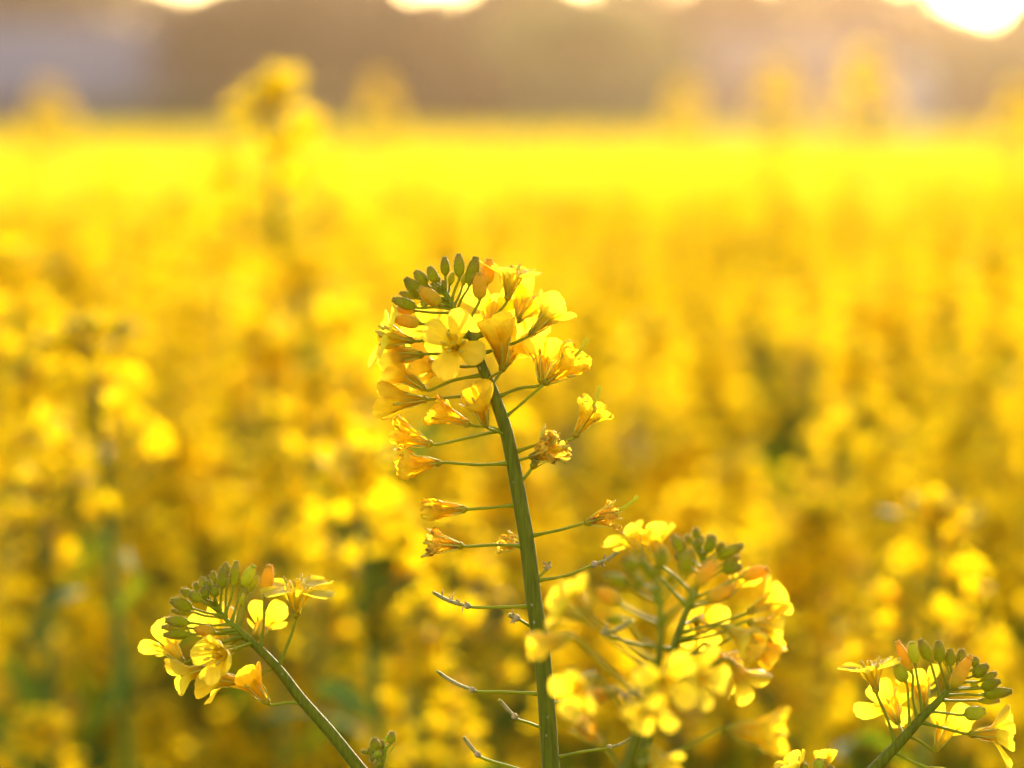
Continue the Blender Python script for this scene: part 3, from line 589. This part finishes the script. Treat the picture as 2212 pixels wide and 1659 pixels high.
# the rest of the field: far beyond counting
def field_mass():
    r = np.random.default_rng(5); V = []; Fm = []
    def quads(cx, cy, cz, size, mi, wr=0.18):
        n = len(cx); d1 = r.normal(size=(n, 3)); d1 /= np.linalg.norm(d1, axis=1)[:, None]; d2 = r.normal(size=(n, 3)); d2 -= d1 * (d1 * d2).sum(1)[:, None]; d2 /= np.linalg.norm(d2, axis=1)[:, None]
        if mi == 1: d1 = d1 * 0.35 + np.array([0, 0, 1.0]); d1 /= np.linalg.norm(d1, axis=1)[:, None]
        s1 = size * r.uniform(.7, 1.2, n); s2 = s1 * (r.uniform(.6, .9, n) if mi == 0 else wr); c = np.stack([cx, cy, cz], 1)
        a = d1 * (s1 / 2)[:, None]; b = d2 * (s2 / 2)[:, None]
        V.append(np.stack([c - a - b * .5, c - a * .2 - b, c + a * .5 - b * .9, c + a, c + a * .5 + b * .9, c - a * .2 + b], 1).reshape(-1, 3)); Fm.append(np.full(n, mi))
    def band(z0, z1, dens, heads, nq, size, inner=None, spread=0.028, hz=0.032, ng=1):
        wmax = 0.18 * z1 + 2.6; n = int(2 * wmax * (z1 - z0) * dens); X = r.uniform(-wmax, wmax, n); Y = r.uniform(z0, z1, n)
        keep = np.abs(X) < 0.18 * Y + 2.6
        if inner is not None: keep &= np.abs(X) > 0.185 * Y + inner
        X, Y = X[keep], Y[keep]; n = len(X); H = np.minimum(r.normal(1.16, .03, n), 1.22) + 0.01 * np.sin(X * 1.7) * np.sin(Y * .6)
        for h in range(heads):
            hx = X + (r.normal(0, .07, n) if h else 0); hy = Y + (r.normal(0, .07, n) if h else 0); hh = H - (0 if h == 0 else r.uniform(.03, .22, n))
            x = np.repeat(hx, nq) + r.normal(0, spread * .62, n * nq); y = np.repeat(hy, nq) + r.normal(0, spread * .62, n * nq); z = np.repeat(hh, nq) - 0.05 + r.uniform(-1, 1, n * nq) * hz
            quads(x, y, z, size, 0)
            for q in range(ng): quads(hx + r.normal(0, spread * .6, n), hy + r.normal(0, spread * .6, n), hh - 0.005 + r.normal(0, .012, n) * (q > 0), size * 1.4, 1)
        g = 4 if size < 0.03 else 2
        x = np.repeat(X, g) + r.normal(0, .05, n * g); y = np.repeat(Y, g) + r.normal(0, .05, n * g); quads(x, y, r.uniform(.45, 1.02, n * g), 0.16 if size < .014 else 0.22 if size < .03 else .4, 1)
        quads(X, Y, np.full(n, .55), 1.05, 1, .012 if size < .014 else .18)
    band(1.35, 5.2, 42, 4, 28, 0.0125, inner=0.08)
    band(5.2, 13, 40, 4, 22, 0.0150)
    band(13, 30, 26, 3, 15, 0.026, spread=.05, hz=.055, ng=8)
    v = np.concatenate(V).astype(np.float32); mi = np.concatenate(Fm).astype(np.int32); nf = len(mi)
    me = bpy.data.meshes.new('rapeseed_field'); me.vertices.add(len(v)); me.vertices.foreach_set('co', v.ravel()); me.loops.add(nf * 6); me.loops.foreach_set('vertex_index', np.arange(nf * 6, dtype=np.int32))
    me.polygons.add(nf); me.polygons.foreach_set('loop_start', np.arange(nf, dtype=np.int32) * 6); me.polygons.foreach_set('loop_total', np.full(nf, 6, np.int32)); me.polygons.foreach_set('material_index', mi)
    me.materials.append(M['bgpetal']); me.materials.append(M['leaf']); me.update(calc_edges=True); print('field faces', nf)
    o = bpy.data.objects.new('rapeseed_field', me); col.objects.link(o)
    tag(o, 'dense yellow rapeseed crop reaching back to the trees and houses', 'crop field', None, 'stuff')
field_mass()

# ------------------------------------------------------------------ ground
def sheet(name, x0, x1, y0, y1, z, mat):
    mb = MB(); mb.add([(x0, y0, z), (x1, y0, z), (x1, y1, z), (x0, y1, z)], [(0, 1, 2, 3)]); return tag(mb.build(name, mat), kind='structure')
sheet('ground', -3000, 3000, -1000, 5000, 0, plain('soil', (0.14, 0.11, 0.05), 0.95, 6, .5, (0.07, 0.075, 0.02), bump=.4))
sheet('meadow', -200, 200, 30.6, 240, 0.02, plain('meadow grass', (0.13, 0.115, 0.035), 0.95, .25, .35, spec=.05))

# ------------------------------------------------------------------ far side: trees and houses beyond the field
def fx(u, Z): return (u - 1106) * 0.36 * Z / 2212
def fz(v, Z): return EYE + (262 - v) * 0.36 * Z / 2212
def leafmat(name, c, tr=0.3): return leafy(name, [(0, tuple(x * .85 for x in c)), (1, c)], tr, 0.6, 1.2, 0.45, 0.2)
TM = {'brown': leafmat('bare twig brown', (0.10, 0.052, 0.018), .2), 'olive': leafmat('olive leaves', (0.13, 0.12, 0.03), .35), 'pale': leafmat('spring leaves', (0.24, 0.215, 0.045), .4), 'russet': leafmat('russet twigs', (0.18, 0.085, 0.042), .3), 'green': leafmat('hedge green', (0.11, 0.12, 0.03), .15)}
bark = plain('bark', (0.10, 0.075, 0.05), .9, 9, .5, bump=.5)
def tree(name, u, Z, top, wid, kind, label, dens=1.0, zbase=0.25, group=None, trunk=True):
    h = fz(top, Z) * (1.11 if trunk and u < 1850 else 1.0); x = fx(u, Z); wr = wid * 0.36 * Z / 2212 / 2; rg = random.Random(hash_(label)); r = np.random.default_rng(hash_(label))
    e = tag(empty(name, (x, Z, 0)), label, 'tree' if trunk else 'bush', group); mb = MB()
    tr_ = min(0.28, wr * .14)
    if trunk: tube(mb, catmull([Vector((0, 0, -.05)), Vector((.05, 0, h * .3)), Vector((-.06, .05, h * .6)), Vector((0, 0, h * .86))], 4), interp([tr_, tr_ * .8, tr_ * .5, .03], 4), 8)
    cl = []
    for i in range(26):
        az = rg.uniform(0, 6.28); q = rg.random(); rad = wr * (1 - .5 * q ** 2) * math.sqrt(rg.random()); z = h * (zbase + .1 + (0.82 - zbase) * q)
        c = Vector((math.cos(az) * rad, math.sin(az) * rad * .8, z)); cl.append(c)
        st = Vector((0, 0, max(.1, z - rad * .7 - .4) if trunk else 0.05)); tube(mb, [st, st.lerp(c, .55) + Vector((0, 0, -.1)), c], [tr_ * .32, tr_ * .2, .015], 5)
    mb.build('trunk', bark, e)
    n = int(3600 * dens); C_ = np.array(cl); idx = r.integers(0, len(cl), n); sg = np.array([wr * .26, wr * .24, h * .075]); c = C_[idx] + r.normal(size=(n, 3)) * sg; c[:, 2] = np.clip(c[:, 2], .1, h)
    d1 = r.normal(size=(n, 3)); d1 /= np.linalg.norm(d1, axis=1)[:, None]; d2 = r.normal(size=(n, 3)); d2 -= d1 * (d1 * d2).sum(1)[:, None]; d2 /= np.linalg.norm(d2, axis=1)[:, None]
    s = r.uniform(.10, .24, n)[:, None] * max(.6, min(1.3, wr / 2)); V = np.stack([c - d1 * s, c - d2 * s * .6, c + d1 * s, c + d2 * s * .6], 1).reshape(-1, 3)
    m2 = MB(); m2.v = [tuple(q) for q in V]; m2.f = [(4 * i, 4 * i + 1, 4 * i + 2, 4 * i + 3) for i in range(n)]; m2.m = [0] * n; m2.a = list(np.repeat(r.random(n), 4)); m2.c = [0.0] * (4 * n)
    m2.build('crown', TM[kind], e); return e
TZ = 150
tree('bare_tree', 640, TZ, -15, 330, 'brown', 'dark brown blurred tree right behind the tall blurred rapeseed plant')
tree('bare_tree', 905, TZ + 4, 18, 340, 'brown', 'brown blurred tree under the pale sky gap left of centre')
tree('bare_tree', 470, TZ + 9, 8, 260, 'brown', 'brown blurred tree at the right end of the grey-lilac barn')
tree('olive_tree', 150, TZ + 22, -50, 520, 'brown', 'tall brown blurred tree showing over the barn roof in the upper left corner')
tree('bare_tree', 760, TZ + 14, -30, 240, 'brown', 'tallest brown blurred tree reaching out of the frame left of centre')
tree('willow_tree', 1240, TZ - 6, 26, 420, 'pale', 'pale yellow-green blurred tree at top centre', 1.1)
tree('bare_tree', 1090, TZ + 12, -50, 270, 'russet', 'brownish blurred tree between the sky gaps at top centre')
tree('bare_tree', 1500, TZ + 18, -45, 400, 'russet', 'pinkish brown hazy tree behind the brick house, its left side')
tree('bare_tree', 1790, TZ + 20, -12, 400, 'russet', 'pinkish brown hazy tree behind the brick house, its right side')
tree('bare_tree', 1980, TZ + 16, 42, 300, 'russet', 'low hazy tree under the brightest patch of sky, upper right')
tree('olive_tree', 2160, TZ - 4, 30, 300, 'olive', 'dark olive blurred tree in the upper right corner')
tree('olive_tree', 2330, TZ + 2, 15, 260, 'olive', 'olive blurred tree cut by the right edge of the far row')
tree('round_bush', 1200, 138, 182, 260, 'green', 'pale green blurred bush below the yellow-green tree at top centre', .8, .05, trunk=False)
tree('round_bush', 1400, 136, 186, 270, 'green', 'pale green blurred bush left of the brick house', .8, .05, trunk=False)
tree('round_bush', 320, 134, 222, 330, 'olive', 'olive blurred bush in front of the grey-lilac barn wall', .8, .05, trunk=False)
tree('round_bush', 40, 135, 225, 260, 'brown', 'brown blurred bush by the left edge in front of the barn', .8, .05, trunk=False)
tree('round_bush', 640, 136, 205, 300, 'olive', 'olive brown blurred bush behind the tall blurred rapeseed plant', .8, .05, trunk=False)
tree('round_bush', 920, 138, 190, 300, 'brown', 'brown blurred bush low in the far row, left of the pale green ones', .8, .05, trunk=False)
tree('round_bush', 2140, 137, 200, 240, 'brown', 'dark brown blurred bush right of the small pale cottage', .8, .05, trunk=False)
def far_wood():
    r = np.random.default_rng(77); n = 84000; x = r.uniform(-155, 165, n); top = 11.6 + 0.8 * np.sin(x * .35) + .6 * np.sin(x * .93 + 1) + .5 * np.sin(x * 2.1)
    top = top - 1.9 * np.exp(-((x - 32) / 7.0) ** 2) - 1.3 * np.exp(-((x + 20.5) / 1.6) ** 2) - 1.3 * np.exp(-((x + 6) / 1.8) ** 2) - 1.6 * np.exp(-((x - 4.5) / 1.8) ** 2); z = top * (1 - r.random(n) ** 1.2); y = 192 + r.normal(0, 2.2, n); c = np.stack([x, y, z], 1)
    d1 = r.normal(size=(n, 3)); d1 /= np.linalg.norm(d1, axis=1)[:, None]; d2 = r.normal(size=(n, 3)); d2 -= d1 * (d1 * d2).sum(1)[:, None]; d2 /= np.linalg.norm(d2, axis=1)[:, None]
    s = r.uniform(.32, .72, n)[:, None]; V = np.stack([c - d1 * s, c - d2 * s * .6, c + d1 * s, c + d2 * s * .6], 1).reshape(-1, 3)
    m2 = MB(); m2.v = [tuple(q) for q in V]; m2.f = [(4 * i, 4 * i + 1, 4 * i + 2, 4 * i + 3) for i in range(n)]; m2.m = [0] * n; m2.a = list(np.repeat(r.random(n), 4)); m2.c = [0.0] * (4 * n)
    tag(m2.build('far_wood', TM['wood']), 'brown wood closing off the view behind the far trees and houses', 'wood', None, 'stuff')
TM['wood'] = leafmat('far wood', (0.115, 0.058, 0.024), .2); far_wood()
def box(mb, x0, x1, y0, y1, z0, z1, mi=0):
    mb.add([(x0, y0, z0), (x1, y0, z0), (x1, y1, z0), (x0, y1, z0), (x0, y0, z1), (x1, y0, z1), (x1, y1, z1), (x0, y1, z1)], [(0, 3, 2, 1), (4, 5, 6, 7), (0, 1, 5, 4), (1, 2, 6, 5), (2, 3, 7, 6), (3, 0, 4, 7)], mi)
def flat(o):
    for p in o.data.polygons: p.use_smooth = False
    return o
glass = plain('window glass', (0.05, 0.055, 0.06), .12, 2, .3, spec=.6); white = plain('painted trim', (0.62, 0.60, 0.56), .6, 4, .15)
def house(name, u0, u1, Z, vtop, veave, depth, wallm, roofm, label, wins, chim=None, cat='house'):
    x0, x1 = fx(u0, Z), fx(u1, Z); ze, zr = fz(veave, Z), fz(vtop, Z); cx = (x0 + x1) / 2; hw = (x1 - x0) / 2; e = tag(empty(name, (cx, Z, 0)), label, cat)
    mb = MB(); box(mb, -hw, hw, 0, depth, -.05, ze); mb.add([(-hw, 0, ze), (-hw, depth, ze), (-hw, depth / 2, zr - .1)], [(0, 1, 2)]); mb.add([(hw, 0, ze), (hw, depth, ze), (hw, depth / 2, zr - .1)], [(0, 2, 1)])
    flat(mb.build('wall', wallm, e)); o = .35; mb = MB(); sl_ = (zr - ze) / (depth / 2)
    for s in (0, 1):
        ya, yb = (-o, depth / 2) if s == 0 else (depth + o, depth / 2); za = ze - o * sl_ + .12; zb = zr + .12; X = hw + o
        mb.add([(-X, ya, za), (X, ya, za), (X, yb, zb), (-X, yb, zb), (-X, ya, za - .12), (X, ya, za - .12), (X, yb, zb - .12), (-X, yb, zb - .12)], [(0, 1, 2, 3), (7, 6, 5, 4), (0, 4, 5, 1), (1, 5, 6, 2), (3, 7, 4, 0)])
    rf = flat(mb.build('roof', roofm, e))
    if chim is not None:
        mb = MB(); box(mb, chim - .35, chim + .35, depth / 2 - .3, depth / 2 + .3, zr - .6, zr + .9); box(mb, chim - .42, chim + .42, depth / 2 - .37, depth / 2 + .37, zr + .9, zr + 1.0); flat(mb.build('chimney', wallm, rf))
    for (wx, wz, ww, wh, kd) in wins:
        mb = MB(); box(mb, wx - ww / 2 - .08, wx + ww / 2 + .08, -.06, -.003, wz - .08, wz + wh + .08); f = flat(mb.build(kd, white, e)); mb = MB(); box(mb, wx - ww / 2, wx + ww / 2, -.075, -.0615, wz, wz + wh); flat(mb.build('pane' if kd == 'window' else 'door_panel', glass if kd == 'window' else bark, f))
lil = plain('lilac grey roofing', (0.17, 0.155, 0.19), .9, 1.5, .12, spec=.05); gry = plain('grey boarding', (0.17, 0.16, 0.18), .85, 1.2, .2)
house('long_barn', -260, 415, 160, 48, 205, 7, gry, lil, 'long grey-lilac barn with a broad roof, blurred in the upper left', [(-5, .9, 1.1, .9, 'window'), (-1, .9, 1.1, .9, 'window'), (4, 0.02, 1.6, 2.1, 'door'), (7, .9, 1.1, .9, 'window')], cat='barn')
house('brick_house', 1535, 1905, 158, 72, 165, 7, plain('brick', (0.30, 0.15, 0.11), .85, 7, .25), plain('clay roof', (0.30, 0.16, 0.12), .75, 4, .25), 'pinkish brown brick house blurred behind the two upper right rapeseed tops', [(-3, 1.1, 1.1, 1.3, 'window'), (-.6, 0.02, 1.0, 2.1, 'door'), (1.6, 1.1, 1.1, 1.3, 'window'), (3.6, 1.1, .9, 1.3, 'window')], chim=2.4)
house('small_cottage', 1955, 2085, 146, 138, 165, 4, plain('lilac white wall', (0.40, 0.34, 0.36), .7, 2, .1), plain('slate', (0.30, 0.27, 0.30), .6, 3, .2), 'small pale lilac cottage blurred at upper right, between the brick house and olive tree', [(-.7, .95, .5, .7, 'window'), (.7, 0.02, .8, 1.9, 'door')])

# ------------------------------------------------------------------ warm evening air
mb = MB(); box(mb, -175, 185, -3, 205, -1, 16); hz = flat(mb.build('haze', [])); hz['kind'] = 'stuff'
m = bpy.data.materials.new('evening haze'); m.use_nodes = True; N = m.node_tree.nodes; N.remove(N['Principled BSDF'])
pv = N.new('ShaderNodeVolumePrincipled'); pv.inputs['Color'].default_value = (1.0, 0.72, 0.45, 1); pv.inputs['Density'].default_value = 0.00030; pv.inputs['Anisotropy'].default_value = 0.8
m.node_tree.links.new(pv.outputs[0], N['Material Output'].inputs['Volume']); hz.data.materials.append(m); m.cycles.homogeneous_volume = True if hasattr(m, 'cycles') and hasattr(m.cycles, 'homogeneous_volume') else None
